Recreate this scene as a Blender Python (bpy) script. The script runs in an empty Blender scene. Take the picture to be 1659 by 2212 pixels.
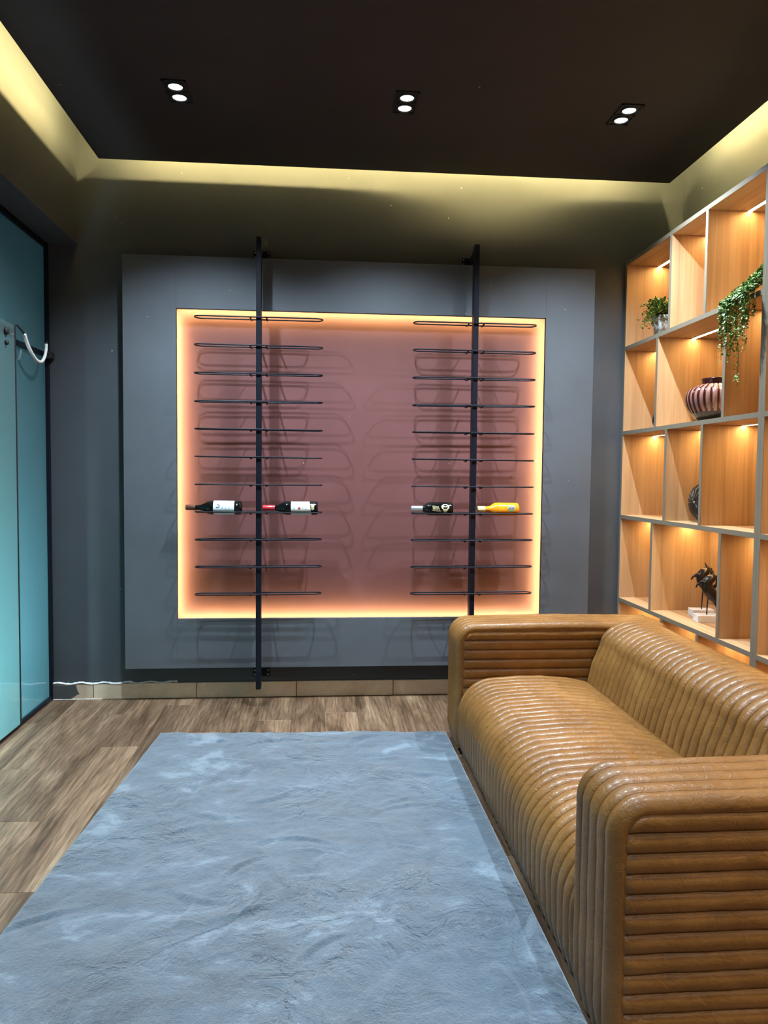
import bpy, bmesh, math, random
from mathutils import Vector, Matrix, noise
PI=math.pi; R=math.radians
scene=bpy.context.scene; C=scene.collection

# ---------------------------------------------------------------- camera
CH=1.2685
def cam_axes(yaw,pitch,roll):
    F=Vector((math.sin(yaw)*math.cos(pitch),math.cos(yaw)*math.cos(pitch),math.sin(pitch)))
    Rr=Vector((math.cos(yaw),-math.sin(yaw),0)); U=Rr.cross(F)
    c,s=math.cos(roll),math.sin(roll)
    return F,Rr*c+U*s,U*c-Rr*s
F_,R_,U_=cam_axes(.0814,-.0503,.0097)
cd=bpy.data.cameras.new('camera'); cam=bpy.data.objects.new('camera',cd); C.objects.link(cam)
cam.matrix_world=Matrix(((R_.x,U_.x,-F_.x,0),(R_.y,U_.y,-F_.y,0),(R_.z,U_.z,-F_.z,CH),(0,0,0,1)))
cd.sensor_fit='HORIZONTAL'; cd.sensor_width=36; cd.lens=1596/1659*36; cd.clip_start=.02
scene.camera=cam
# ---------------------------------------------------------------- world, lights, exposure
w=bpy.data.worlds.new('world'); scene.world=w; w.use_nodes=True
w.node_tree.nodes['Background'].inputs[0].default_value=(.5,.6,.7,1); w.node_tree.nodes['Background'].inputs[1].default_value=.1
scene.cycles.sample_clamp_indirect=4; scene.cycles.use_light_tree=True; scene.cycles.caustics_reflective=False; scene.cycles.caustics_refractive=False
vs=scene.view_settings; vs.view_transform='Standard'; vs.look='None'; vs.exposure=0; vs.gamma=1; vs.use_curve_mapping=False
SPOT_W=148; REAR_W=48; BACK_W=70; COOL=(.74,.88,1.0)
COVE_E=430; COVE_C=(1,.74,.28)
SHELF_E=84; SHELF_C=(1,.63,.27)
NICHE_E=130; NICHE_C=(1,.80,.34)
CORR_W=210; CORR_C=(.62,.92,1.0)
ld=bpy.data.lights.new('added_glass_backlight','AREA'); ld.shape='RECTANGLE'; ld.size=1.1; ld.size_y=.45; ld.energy=CORR_W; ld.color=CORR_C
lo=bpy.data.objects.new('added_glass_backlight',ld); C.objects.link(lo); lo.location=(-2.3,2.75,.32)  # unseen lamp added beyond the glass, set low so its glow fades upward
lo.rotation_euler=Vector((1.0,.45,.0)).to_track_quat('-Z','Y').to_euler()

# ---------------------------------------------------------------- node materials
def mat(name,col,rough=.5,metal=0,spec=.5,**k):
    m=bpy.data.materials.new(name); m.use_nodes=True; nt=m.node_tree; b=nt.nodes['Principled BSDF']
    b.inputs['Base Color'].default_value=(*col,1); b.inputs['Roughness'].default_value=rough; b.inputs['Metallic'].default_value=metal
    b.inputs['Specular IOR Level'].default_value=spec
    for kk,v in k.items(): b.inputs[kk.replace('_',' ')].default_value=v
    return m
def N(m,t,**k):
    n=m.node_tree.nodes.new(t)
    for a,v in k.items(): setattr(n,a,v)
    return n
def L(m,a,b): m.node_tree.links.new(a,b)
def P(m): return m.node_tree.nodes['Principled BSDF']
def coords(m,scale=(1,1,1),rnd=False):
    tc=N(m,'ShaderNodeTexCoord'); mp=N(m,'ShaderNodeMapping'); mp.inputs['Scale'].default_value=scale
    if rnd:
        oi=N(m,'ShaderNodeObjectInfo'); mu=N(m,'ShaderNodeVectorMath',operation='SCALE'); mu.inputs['Scale'].default_value=37.
        cb=N(m,'ShaderNodeCombineXYZ'); L(m,oi.outputs['Random'],cb.inputs[0]); L(m,oi.outputs['Random'],cb.inputs[1]); L(m,oi.outputs['Random'],cb.inputs[2])
        L(m,cb.outputs[0],mu.inputs[0]); ad=N(m,'ShaderNodeVectorMath',operation='ADD'); L(m,tc.outputs['Object'],ad.inputs[0]); L(m,mu.outputs[0],ad.inputs[1]); L(m,ad.outputs[0],mp.inputs['Vector'])
    else: L(m,tc.outputs['Object'],mp.inputs['Vector'])
    return mp.outputs[0]
def noi(m,vec,scale,detail=4,rough=.55,dist=0):
    n=N(m,'ShaderNodeTexNoise'); n.inputs['Scale'].default_value=scale; n.inputs['Detail'].default_value=detail; n.inputs['Roughness'].default_value=rough; n.inputs['Distortion'].default_value=dist
    L(m,vec,n.inputs['Vector']); return n.outputs['Fac']
def ramp(m,fac,stops):
    r=N(m,'ShaderNodeValToRGB'); e=r.color_ramp.elements
    while len(e)<len(stops): e.new(.5)
    for i,(p,c) in enumerate(stops): e[i].position=p; e[i].color=(*c,1) if len(c)==3 else c
    L(m,fac,r.inputs[0]); return r.outputs[0]
def mix(m,f,a,b,mode='MIX'):
    n=N(m,'ShaderNodeMix',data_type='RGBA',blend_type=mode)
    if isinstance(f,(int,float)): n.inputs[0].default_value=f
    else: L(m,f,n.inputs[0])
    for i,v in ((6,a),(7,b)):
        if isinstance(v,tuple): n.inputs[i].default_value=(*v,1)
        else: L(m,v,n.inputs[i])
    return n.outputs[2]
def bump(m,h,strength=.3,dist=.002,prev=None):
    b=N(m,'ShaderNodeBump'); b.inputs['Strength'].default_value=strength; b.inputs['Distance'].default_value=dist
    L(m,h,b.inputs['Height'])
    if prev: L(m,prev,b.inputs['Normal'])
    return b.outputs[0]
def math_(m,op,a,b=None):
    n=N(m,'ShaderNodeMath',operation=op)
    for i,v in ((0,a),(1,b)):
        if v is None: continue
        if isinstance(v,(int,float)): n.inputs[i].default_value=v
        else: L(m,v,n.inputs[i])
    return n.outputs[0]

def paint(name,c,rough=.62):
    m=mat(name,c,rough,spec=.35); v=coords(m)
    a=noi(m,v,2.2,5); col=ramp(m,a,[(.3,tuple(x*.88 for x in c)),(.7,tuple(x*1.1 for x in c))])
    s=ramp(m,noi(m,v,38,2,.4),[(.80,(0,0,0)),(.82,(1,1,1))])
    v2=coords(m,(1.5,1.5,9)); sc=ramp(m,noi(m,v2,7,3,.7,2),[(.76,(0,0,0)),(.80,(.35,.35,.35))])
    col=mix(m,s,col,(.42,.42,.42)); col=mix(m,sc,col,tuple(min(1,x*2.2) for x in c))
    L(m,col,P(m).inputs['Base Color'])
    L(m,bump(m,noi(m,v,90,3),.12,.001,bump(m,noi(m,v,5,2),.15,.004)),P(m).inputs['Normal'])
    return m
M={}
M['wall']=paint('dark_grey_paint',(.062,.073,.085))
M['panel']=paint('slate_grey_paint',(.098,.113,.130),.55)
M['niche']=paint('terracotta_paint',(.155,.062,.060),.5)
M['ceiling']=paint('charcoal_paint',(.034,.029,.029),.7)
M['panel_edge']=mat('dark_panel_edge',(.012,.012,.012),.8)
def emis(name,c,s):
    m=mat(name,c,.5); P(m).inputs['Emission Color'].default_value=(*c,1); P(m).inputs['Emission Strength'].default_value=s; return m
M['cove']=emis('cove_led',COVE_C,COVE_E); M['shelf_led']=emis('shelf_led',SHELF_C,SHELF_E); M['niche_led']=emis('niche_led',NICHE_C,NICHE_E)
M['lens']=emis('lamp_lens',(.85,.96,1.0),9); M['lens'].cycles.emission_sampling='NONE'
M['black']=mat('satin_black_metal',(.005,.007,.013),.42,spec=.22)
v=coords(M['black']); L(M['black'],ramp(M['black'],noi(M['black'],v,120,2,.5),[(.77,(.005,.007,.013)),(.79,(.16,.16,.17))]),P(M['black']).inputs['Base Color'])
M['rubber']=mat('matt_black',(.012,.012,.013),.7)
M['steel']=mat('steel',(.5,.5,.5),.3,1)
M['white_plastic']=mat('white_plastic',(.78,.78,.75),.4)
# teal frosted glass: translucent sheet with a shiny face
def glass(name,c,tr):
    m=bpy.data.materials.new(name); m.use_nodes=True; nt=m.node_tree; nt.nodes.clear()
    o=N(m,'ShaderNodeOutputMaterial'); d=N(m,'ShaderNodeBsdfDiffuse'); t=N(m,'ShaderNodeBsdfTranslucent'); g=N(m,'ShaderNodeBsdfGlossy')
    v=coords(m); cl=noi(m,v,.9,3); cc=ramp(m,cl,[(.3,tuple(x*.93 for x in c)),(.7,tuple(min(1,x*1.05) for x in c))])
    d.inputs[0].default_value=(*[x*.35 for x in c],1); L(m,cc,t.inputs[0]); g.inputs[0].default_value=(1,1,1,1); g.inputs['Roughness'].default_value=.06
    m1=N(m,'ShaderNodeMixShader'); m1.inputs[0].default_value=tr; L(m,d.outputs[0],m1.inputs[1]); L(m,t.outputs[0],m1.inputs[2])
    f=N(m,'ShaderNodeFresnel'); f.inputs[0].default_value=1.5; m2=N(m,'ShaderNodeMixShader'); L(m,f.outputs[0],m2.inputs[0]); L(m,m1.outputs[0],m2.inputs[1]); L(m,g.outputs[0],m2.inputs[2])
    L(m,m2.outputs[0],o.inputs[0]); return m
M['glass']=glass('frosted_teal_glass',(.34,.54,.58),.7)
M['door_glass']=glass('frosted_green_glass',(.40,.61,.62),.58)
# floor oak
def floor_wood():
    m=mat('laminate_oak',(.3,.2,.12),.42,spec=.4)
    v=coords(m,(1,1,1),True); v1=coords(m,(5.5,.7,1),True); v2=coords(m,(110,5,1),True)
    big=noi(m,v1,1.3,6,.62,1.4); fine=noi(m,v2,1.6,5,.6,.3)
    c=ramp(m,big,[(.28,(.05,.027,.014)),(.42,(.125,.072,.038)),(.55,(.21,.13,.072)),(.72,(.33,.225,.135))])
    c=mix(m,.7,c,ramp(m,fine,[(.35,(.38,.35,.32)),(.62,(1.05,1.05,1.05))]),'MULTIPLY')
    wv=N(m,'ShaderNodeTexWave',wave_type='RINGS',rings_direction='SPHERICAL'); wv.inputs['Scale'].default_value=3.2; wv.inputs['Distortion'].default_value=6; wv.inputs['Detail'].default_value=3; wv.inputs['Detail Scale'].default_value=1.4
    v3=coords(m,(4.5,.6,1),True); L(m,v3,wv.inputs['Vector']); c=mix(m,.28,c,ramp(m,wv.outputs['Fac'],[(.2,(.45,.4,.36)),(.6,(1,1,1))]),'MULTIPLY')
    kn=ramp(m,noi(m,coords(m,(5,2.2,1),True),1.1,2,.5,.6),[(.70,(0,0,0)),(.76,(1,1,1))]); c=mix(m,math_(m,'MULTIPLY',kn,.75),c,(.045,.03,.02))
    oi=N(m,'ShaderNodeObjectInfo'); hv=N(m,'ShaderNodeHueSaturation'); hv.inputs['Saturation'].default_value=.92
    vv=N(m,'ShaderNodeMapRange'); vv.inputs[3].default_value=.92; vv.inputs[4].default_value=1.5; L(m,oi.outputs['Random'],vv.inputs[0]); L(m,vv.outputs[0],hv.inputs['Value']); L(m,c,hv.inputs['Color'])
    L(m,hv.outputs[0],P(m).inputs['Base Color']); L(m,bump(m,fine,.25,.001),P(m).inputs['Normal']); return m
M['plank']=floor_wood()
# bookcase laminate, grain along Z or Y
def oak(name,vert):
    m=mat(name,(.45,.3,.18),.5,spec=.3)
    s=(22,22,.55) if vert else (22,.55,22); s2=(120,120,2.5) if vert else (120,2.5,120)
    a=noi(m,coords(m,s,True),.9,6,.6,.8); b=noi(m,coords(m,s2,True),1.5,3,.6)
    c=ramp(m,a,[(.3,(.37,.225,.115)),(.5,(.49,.315,.165)),(.7,(.58,.39,.215))]); c=mix(m,.35,c,ramp(m,b,[(.3,(.62,.58,.55)),(.65,(1,1,1))]),'MULTIPLY')
    L(m,c,P(m).inputs['Base Color']); L(m,bump(m,b,.1,.0006),P(m).inputs['Normal']); return m
M['oak_v']=oak('oak_laminate_upright',True); M['oak_h']=oak('oak_laminate_shelf',False)
M['edge']=mat('grey_shaded_oak_edge',(.205,.172,.125),.55)  # same oak as the boards, its unlit cool tone put into the colour
# leather
def leather():
    m=mat('tan_leather',(.26,.115,.035),.38,spec=.32,Coat_Weight=.12,Coat_Roughness=.16)
    v=coords(m); a=noi(m,v,3.5,5,.6,.4); b=noi(m,v,26,4,.6)
    c=ramp(m,a,[(.3,(.16,.072,.017)),(.55,(.225,.106,.027)),(.75,(.29,.147,.043))]); c=mix(m,.4,c,ramp(m,b,[(.3,(.7,.66,.6)),(.65,(1.05,1.03,1))]),'MULTIPLY')
    L(m,c,P(m).inputs['Base Color']); L(m,ramp(m,b,[(.3,(.30,)*3),(.7,(.46,)*3)]),P(m).inputs['Roughness'])
    vo=N(m,'ShaderNodeTexVoronoi',feature='DISTANCE_TO_EDGE'); vo.inputs['Scale'].default_value=420; L(m,v,vo.inputs['Vector'])
    vc=N(m,'ShaderNodeTexVoronoi',feature='DISTANCE_TO_EDGE'); vc.inputs['Scale'].default_value=16
    nv=N(m,'ShaderNodeTexNoise'); nv.inputs['Scale'].default_value=9; L(m,v,nv.inputs['Vector']); mv=N(m,'ShaderNodeVectorMath',operation='ADD'); sc=N(m,'ShaderNodeVectorMath',operation='SCALE'); sc.inputs['Scale'].default_value=.12
    L(m,nv.outputs['Color'],sc.inputs[0]); L(m,v,mv.inputs[0]); L(m,sc.outputs[0],mv.inputs[1]); L(m,mv.outputs[0],vc.inputs['Vector'])
    cr=ramp(m,vc.outputs['Distance'],[(0,(0,0,0)),(.035,(1,1,1))])
    n1=bump(m,vo.outputs['Distance'],.12,.0006); n2=bump(m,cr,.28,.0014,n1); vd=N(m,'ShaderNodeTexVoronoi',feature='DISTANCE_TO_EDGE'); vd.inputs['Scale'].default_value=47; L(m,mv.outputs[0],vd.inputs['Vector']); n25=bump(m,ramp(m,vd.outputs['Distance'],[(0,(0,0,0)),(.09,(1,1,1))]),.14,.0008,n2); n3=bump(m,noi(m,v,30,4,.6,1.2),.6,.0045,n25); L(m,n3,P(m).inputs['Normal']); return m
M['leather']=leather()
def rugm():
    m=mat('grey_blue_pile',(.3,.4,.5),.95,spec=.1,Sheen_Weight=.6,Sheen_Roughness=.5)
    v=coords(m); v2=coords(m,(1,1.6,1)); a=noi(m,v2,2.1,9,.68,1.6); b=noi(m,v,1.0,3,.5,.8)
    c=ramp(m,a,[(.34,(.044,.078,.114)),(.46,(.068,.114,.160)),(.56,(.090,.142,.196)),(.62,(.18,.255,.325))]); c=mix(m,.4,c,ramp(m,b,[(.3,(.82,.85,.87)),(.7,(1.05,1.05,1.05))]),'MULTIPLY')  # lighter smears put the sheen of brushed pile into the colour
    n1=noi(m,v,2.6,5,.6,1.8); n2=noi(m,v,5.5,4,.6,2.5); mk=ramp(m,noi(m,v,1.6,2),[(.46,(0,0,0)),(.6,(1,1,1))])
    ln=math_(m,'MULTIPLY',ramp(m,n1,[(.485,(0,0,0)),(.5,(1,1,1)),(.515,(0,0,0))]),mk)
    c=mix(m,math_(m,'MULTIPLY',ln,.2),c,(.05,.085,.12))  # crease lines darkened in the colour to imitate shading of disturbed pile
    L(m,c,P(m).inputs['Base Color'])
    st1=math_(m,'MULTIPLY',ramp(m,n1,[(.475,(0,0,0)),(.525,(1,1,1))]),mk); st2=math_(m,'MULTIPLY',ramp(m,n2,[(.46,(0,0,0)),(.54,(1,1,1))]),mk)
    f=noi(m,v,420,3,.7); g=noi(m,v,46,5,.65,1.5); b0=bump(m,st1,.8,.008); b1=bump(m,st2,.6,.006,b0); L(m,bump(m,f,.8,.003,bump(m,g,.7,.008,b1)),P(m).inputs['Normal']); return m
M['rug']=rugm(); M['rug_edge']=mat('rug_binding',(.25,.32,.38),.9)
def tilem():
    m=mat('cream_stone_tile',(.5,.45,.38),.35); v=coords(m,(1,1,1),True)
    c=ramp(m,noi(m,v,6,5,.6,1),[(.3,(.56,.44,.32)),(.7,(.72,.61,.47))]); vein=ramp(m,noi(m,v,14,6,.75,3),[(.47,(0,0,0)),(.5,(1,1,1)),(.53,(0,0,0))])
    c=mix(m,math_(m,'MULTIPLY',vein,.25),c,(.2,.15,.1)); L(m,c,P(m).inputs['Base Color']); return m
M['tile']=tilem(); M['grout']=mat('grey_grout',(.12,.11,.10),.9); M['caulk']=mat('white_caulk',(.75,.77,.76),.7)
M['patch']=mat('dark_paint_patch',(.07,.075,.08),.6)
M['corr']=mat('corridor_plaster',(.22,.23,.23),.7)
M['leaf']=mat('green_leaf',(.06,.16,.03),.45); 
def leafm(name,dark,light,pale):
    m=mat(name,dark,.42,spec=.4); v=coords(m); L(m,ramp(m,noi(m,v,55,1,.5),[(.35,dark),(.52,light),(.68,pale)]),P(m).inputs['Base Color']); return m
M['leaf']=leafm('olive_leaf',(.03,.07,.008),(.10,.19,.02),(.30,.36,.05)); M['vine']=leafm('vine_leaf',(.03,.09,.012),(.13,.28,.045),(.50,.60,.30))
M['stem']=mat('leaf_stem',(.08,.06,.02),.7)
def potm():
    m=mat('whitewashed_zinc',(.4,.42,.42),.55); v=coords(m); L(m,ramp(m,noi(m,v,30,5,.6,1),[(.35,(.16,.18,.18)),(.6,(.42,.45,.45)),(.75,(.62,.64,.63))]),P(m).inputs['Base Color']); return m
M['pot']=potm(); M['soil']=mat('soil',(.03,.02,.012),.9)
M['vase_groove']=mat('dark_red_glaze',(.05,.008,.006),.2); M['vase_rib']=mat('pink_clay_glaze',(.30,.15,.12),.25)
M['vase_black']=mat('black_glaze',(.012,.010,.011),.16)
M['disc']=mat('dark_bronze_glaze',(.022,.016,.012),.3,spec=.3); M['disc_line']=mat('pale_groove',(.16,.12,.08),.6)
M['horse']=mat('dark_bronze',(.018,.016,.017),.3,.4); M['block']=mat('white_marble_block',(.75,.74,.74),.35)
M['wine']=mat('dark_wine_glass',(.003,.004,.004),.10,spec=.35); M['capsule_brown']=mat('brown_capsule',(.10,.035,.02),.35); M['capsule_red']=mat('red_capsule',(.5,.03,.045),.28)
M['label_white']=mat('white_label',(.70,.82,.84),.6); M['label_cream']=mat('cream_label',(.72,.76,.70),.6); M['ink_blue']=mat('blue_ink',(.01,.07,.17),.6); M['ink_grey']=mat('grey_ink',(.16,.20,.22),.6); M['ink_red']=mat('red_ink',(.35,.03,.04),.6); M['sticker']=mat('olive_sticker',(.45,.44,.24),.5)
M['gold']=mat('cream_gold_print',(.72,.66,.38),.4); M['silver']=mat('silver_seal',(.6,.62,.60),.25,.7); M['orange']=mat('orange_glass_bottle',(.85,.29,.012),.15); M['yellow_print']=mat('yellow_print',(.95,.55,.02),.4); M['green_print']=mat('green_print',(.14,.48,.16),.4); M['purple_print']=mat('purple_print',(.25,.07,.28),.4); M['seal_yellow']=mat('pale_yellow_seal',(.85,.66,.30),.4)
M['black_ink']=mat('black_ink',(.01,.01,.01),.4)
M['underfloor']=mat('dark_underlay',(.03,.025,.02),.9)

# ---------------------------------------------------------------- mesh helpers
def bm_(): return bmesh.new()
def obj(name,bm,m,parent=None,smooth=False,bevel=0):
    if bevel:
        bmesh.ops.bevel(bm,geom=[e for e in bm.edges if e.is_manifold and e.calc_face_angle(0)>.5],offset=bevel,segments=1,affect='EDGES')
    bmesh.ops.recalc_face_normals(bm,faces=bm.faces[:])
    if parent is not None:
        off=wl(parent); bmesh.ops.translate(bm,verts=bm.verts[:],vec=-off)
    me=bpy.data.meshes.new(name); bm.to_mesh(me); bm.free()
    ms=m if isinstance(m,(list,tuple)) else [m]
    for x in ms: me.materials.append(x)
    if smooth:
        for p in me.polygons: p.use_smooth=True
    o=bpy.data.objects.new(name,me); C.objects.link(o)
    if parent is not None: o.parent=parent
    return o
def wl(o):
    v=Vector(o.location)
    while o.parent: o=o.parent; v+=Vector(o.location)
    return v
def recenter(o):   # give a top-level mesh an origin at its base
    me=o.data; xs=[v.co for v in me.vertices]
    c=Vector((sum(v.x for v in xs)/len(xs),sum(v.y for v in xs)/len(xs),min(v.z for v in xs)))
    me.transform(Matrix.Translation(-c)); o.location=c; return o
def thing(name,loc,label,cat,group=None):
    o=bpy.data.objects.new(name,None); C.objects.link(o); o.location=loc; o.empty_display_size=.05
    return tag(o,label,cat,group)
def tag(o,label,cat,group=None,kind=None):
    o['label']=label; o['category']=cat
    if group: o['group']=group
    if kind: o['kind']=kind
    return o
def struct(o): o['kind']='structure'; return o
def box(bm,x0,x1,y0,y1,z0,z1,mi=0):
    r=bmesh.ops.create_cube(bm,size=1,matrix=Matrix.Translation(((x0+x1)/2,(y0+y1)/2,(z0+z1)/2))@Matrix.Diagonal((abs(x1-x0),abs(y1-y0),abs(z1-z0),1)))
    for f in {f for v in r['verts'] for f in v.link_faces}: f.material_index=mi
    return bm
def B(*a): return box(bm_(),*a)
def frame_of(t):
    t=t.normalized(); a=Vector((0,0,1)) if abs(t.z)<.95 else Vector((1,0,0)); n=t.cross(a).normalized(); return n,t.cross(n)
def tube(bm,pts,rad,seg=8,closed=False,cap=True,mi=0):
    pts=[Vector(p) for p in pts]; n=len(pts); rs=rad if isinstance(rad,(list,tuple)) else [rad]*n; rings=[]; pn=None
    for i,p in enumerate(pts):
        if closed: t=pts[(i+1)%n]-pts[i-1]
        else: t=pts[min(i+1,n-1)]-pts[max(i-1,0)]
        t.normalize()
        if pn is None: nn,_=frame_of(t)
        else: nn=(pn-t*pn.dot(t)).normalized()
        pn=nn; bb=t.cross(nn)
        rings.append([bm.verts.new(p+(nn*math.cos(2*PI*k/seg)+bb*math.sin(2*PI*k/seg))*rs[i]) for k in range(seg)])
    m=n if closed else n-1
    for i in range(m):
        a,b=rings[i],rings[(i+1)%n]
        for k in range(seg): f=bm.faces.new((a[k],a[(k+1)%seg],b[(k+1)%seg],b[k])); f.material_index=mi
    if cap and not closed:
        for r in (rings[0],rings[-1]): f=bm.faces.new(r); f.material_index=mi
    return bm
def lathe(bm,prof,org,axis='z',seg=32,mi=0,cap=True):
    org=Vector(org); rings=[]
    for (r,h) in prof:
        ring=[]
        for k in range(seg):
            a=2*PI*k/seg; c,s=r*math.cos(a),r*math.sin(a)
            v=Vector((c,s,h)) if axis=='z' else Vector((h,c,s)) if axis=='x' else Vector((c,h,s))
            ring.append(bm.verts.new(org+v))
        rings.append(ring)
    for i in range(len(rings)-1):
        for k in range(seg): f=bm.faces.new((rings[i][k],rings[i][(k+1)%seg],rings[i+1][(k+1)%seg],rings[i+1][k])); f.material_index=mi
    if cap:
        for r in (rings[0],rings[-1]):
            if (r[0].co-r[seg//2].co).length>1e-6: f=bm.faces.new(r); f.material_index=mi
    return bm
def grid(bm,nu,nv,fn,mi=0):
    V=[[bm.verts.new(fn(i/nu,j/nv)) for j in range(nv+1)] for i in range(nu+1)]
    for i in range(nu):
        for j in range(nv): f=bm.faces.new((V[i][j],V[i+1][j],V[i+1][j+1],V[i][j+1])); f.material_index=mi
    return bm
def dup(root,delta,label=None):
    def cp(o,par):
        c=o.copy(); C.objects.link(c)
        if par: c.parent=par
        for ch in [x for x in kids.get(o.name,[])]: cp(ch,c)
        return c
    kids={}
    for o in list(C.objects):
        if o.parent: kids.setdefault(o.parent.name,[]).append(o)
    r=cp(root,None); r.location=Vector(root.location)+Vector(delta)
    if label: r['label']=label
    return r
rnd=random.Random(7)

# ================================================================ THE SETTING
D=4.2; XG=-1.512; XBM=-1.3384; XW=2.06; ZC=2.8975; YB=-1.3; ZT=3.16; XC=-4.2
struct(obj('wall_back',B(XC-.1,XW+.1,D,D+.12,-.05,ZT+.1),M['wall']))
struct(obj('wall_right',B(XW,XW+.12,YB,D,-.05,ZT+.1),M['wall']))
struct(obj('wall_front',B(XC-.1,XW+.1,YB-.12,YB,-.05,ZT+.1),M['wall']))
struct(obj('wall_corridor',B(XC-.12,XC,YB,D,-.05,ZT),M['corr']))
struct(obj('ceiling',B(XC-.1,XW+.1,YB-.1,D+.1,ZT,ZT+.1),M['corr']))
fl=struct(obj('floor',B(XC-.1,XW+.1,YB-.1,D+.1,-.1,-.012),M['underfloor']))
struct(obj('trim_1',B(XG-.5,XBM,YB,D,2.5,ZT),M['wall']))             # boxed beam over the glass
raft=struct(obj('trim_2',B(XBM+.16,XW-.16,YB+.1,D-.16,ZC,ZC+.06),M['ceiling'])) # hanging ceiling raft
struct(obj('wall_left',B(XG-.1,XG,YB,.15,0,2.5),M['wall']))
# planks, long side along the room
PWID=.172; plx=[-1.50-3*PWID+.014]; pm={}
def plank_mesh(x0,x1,y0,y1):
    key=(round(x1-x0,4),round(y1-y0,3))
    if key not in pm:
        o=obj('plank',B(x0+.0004,x1-.0004,y0+.0004,y1-.0004,-.012,0),M['plank'],bevel=.0012); me=o.data; me.transform(Matrix.Translation((-x0,-y0,0))); bpy.data.objects.remove(o); pm[key]=me
    o=bpy.data.objects.new('plank',pm[key]); C.objects.link(o); o.parent=fl; o.location=(x0,y0,0); return o
xx=-2.07+.018; col=0
while xx<XW-.02:
    x1=min(xx+PWID,XW); off=(col*.517+rnd.uniform(-.08,.08))%1.2; y=D; first=True
    while y>YB+.01:
        ln=off+.12 if first else 1.2
        y0=max(YB,y-ln)
        if y0-YB<.1: y0=YB
        plank_mesh(xx,x1,y0,y); y=y0; first=False
    xx=x1; col+=1
# skirting tiles on the back wall
bb=struct(obj('baseboard_back',B(XG+.005,1.72,D-.006,D,0,.088),M['grout']))
jx=[-1.503,-1.277,-.71,-.151,.404,.963,1.52,1.72]
for a,b in zip(jx,jx[1:]): obj('tile',B(a+.002,b-.002,D-.014,D-.004,.001,.087+rnd.uniform(-.001,.001)),M['tile'],bb,bevel=.0015)
bm=bm_()
def ribbon(bm,pts,wid,y,th,jit,seed):
    rr=random.Random(seed); V=[]
    for i,(x,z) in enumerate(pts):
        w_=wid*(rr.uniform(.4,1.5))*jit+wid*(1-jit)
        V.append((x,z,w_))
    f=[[bm.verts.new((x,y0,z+s*w_)) for s,y0 in ((-.5,y+th),(0,y-.001),(.5,y+th))] for x,z,w_ in V]
    for i in range(len(f)-1):
        for k in (0,1): bm.faces.new((f[i][k],f[i+1][k],f[i+1][k+1],f[i][k+1]))
ribbon(bm,[(-1.50+.012*i,.090+.004*math.sin(i*.6)) for i in range(58)],.010,D-.016,.012,.7,3)
ribbon(bm,[(-1.50+.010*i,.002) for i in range(28)],.008,D-.018,.01,.9,5)
obj('caulk',bm,M['caulk'],bb)
bm=bm_()
for i in range(16): 
    z=.006+.014*i; box(bm,-1.507,-1.507+rnd.uniform(.003,.010),D-.018,D-.008,z,z+rnd.uniform(.007,.015))
obj('caulk',bm,M['caulk'],bb)
bm=bm_(); pts=[(-1.495,.006),(-1.40,.004),(-1.385,.014),(-1.365,.03),(-1.352,.034),(-1.362,.05),(-1.370,.083),(-1.42,.081),(-1.495,.084)]
fr=[bm.verts.new((x,D-.0155,z)) for x,z in pts]; bk=[bm.verts.new((x,D-.0135,z)) for x,z in pts]; bm.faces.new(fr); n=len(pts)
for i in range(n): bm.faces.new((fr[i],fr[(i+1)%n],bk[(i+1)%n],bk[i]))
obj('paint_patch',bm,M['patch'],bb)

# ================================================================ BACK PANEL WITH GLOWING NICHE
T=.09; YP=D-T
px0,px1,pz0,pz1=-1.082,1.5164,.1892,2.4339; ox0,ox1,oz0,oz1=-.8005,1.237,.466,2.1549
pn=thing('wall_panel',((px0+px1)/2,D-.05,pz0),'large slate grey boxed panel framing a rectangular glowing niche on the back wall','wall panel')
th=.018
def pbox(name,*a): return obj(name,B(*a),M['panel'],pn,bevel=.0008)
pbox('panel_board',px0,ox0,YP,YP+th,pz0,pz1); pbox('panel_board',ox1,px1,YP,YP+th,pz0,pz1)
pbox('panel_board',ox0,ox1,YP,YP+th,oz1,pz1); pbox('panel_board',ox0,ox1,YP,YP+th,pz0,oz0-.028); pbox('panel_board',ox0,ox1,YP,YP+th,oz0-.0275,oz0)
bm=bm_(); e=.0012
box(bm,ox0,ox1,YP+.001,YP+th,oz1-e,oz1+.001); box(bm,ox1-e,ox1+.001,YP+.001,YP+th,oz0,oz1); box(bm,ox0-.001,ox0+e,YP+.001,YP+th,oz0,oz1)
obj('dark_edge',bm,M['panel_edge'],pn)
bm=bm_(); i_=.02
box(bm,px0+i_,px0+i_+.02,YP+th,D-.001,pz0+i_,pz1-i_); box(bm,px1-i_-.02,px1-i_,YP+th,D-.001,pz0+i_,pz1-i_)
box(bm,px0+i_,px1-i_,YP+th,D-.001,pz1-i_-.02,pz1-i_); box(bm,px0+i_,px1-i_,YP+th,D-.001,pz0+i_,pz0+i_+.02)
obj('batten',bm,M['panel_edge'],pn)
obj('niche_back',B(ox0-.14,ox1+.14,D-.004,D-.0005,oz0-.14,oz1+.14),M['niche'],pn)
for a in ((ox0-.022,ox0-.010,oz0,oz1),(ox1+.010,ox1+.022,oz0,oz1),(ox0,ox1,oz1+.010,oz1+.022),(ox0,ox1,oz0-.022,oz0-.010)):
    s=obj('led_strip',B(a[0],a[1],YP+th+.001,YP+th+.006,a[2],a[3]),[M['white_plastic'],M['niche_led']],pn)
    for f in s.data.polygons: f.material_index=int(f.normal.y>.9)

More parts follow.
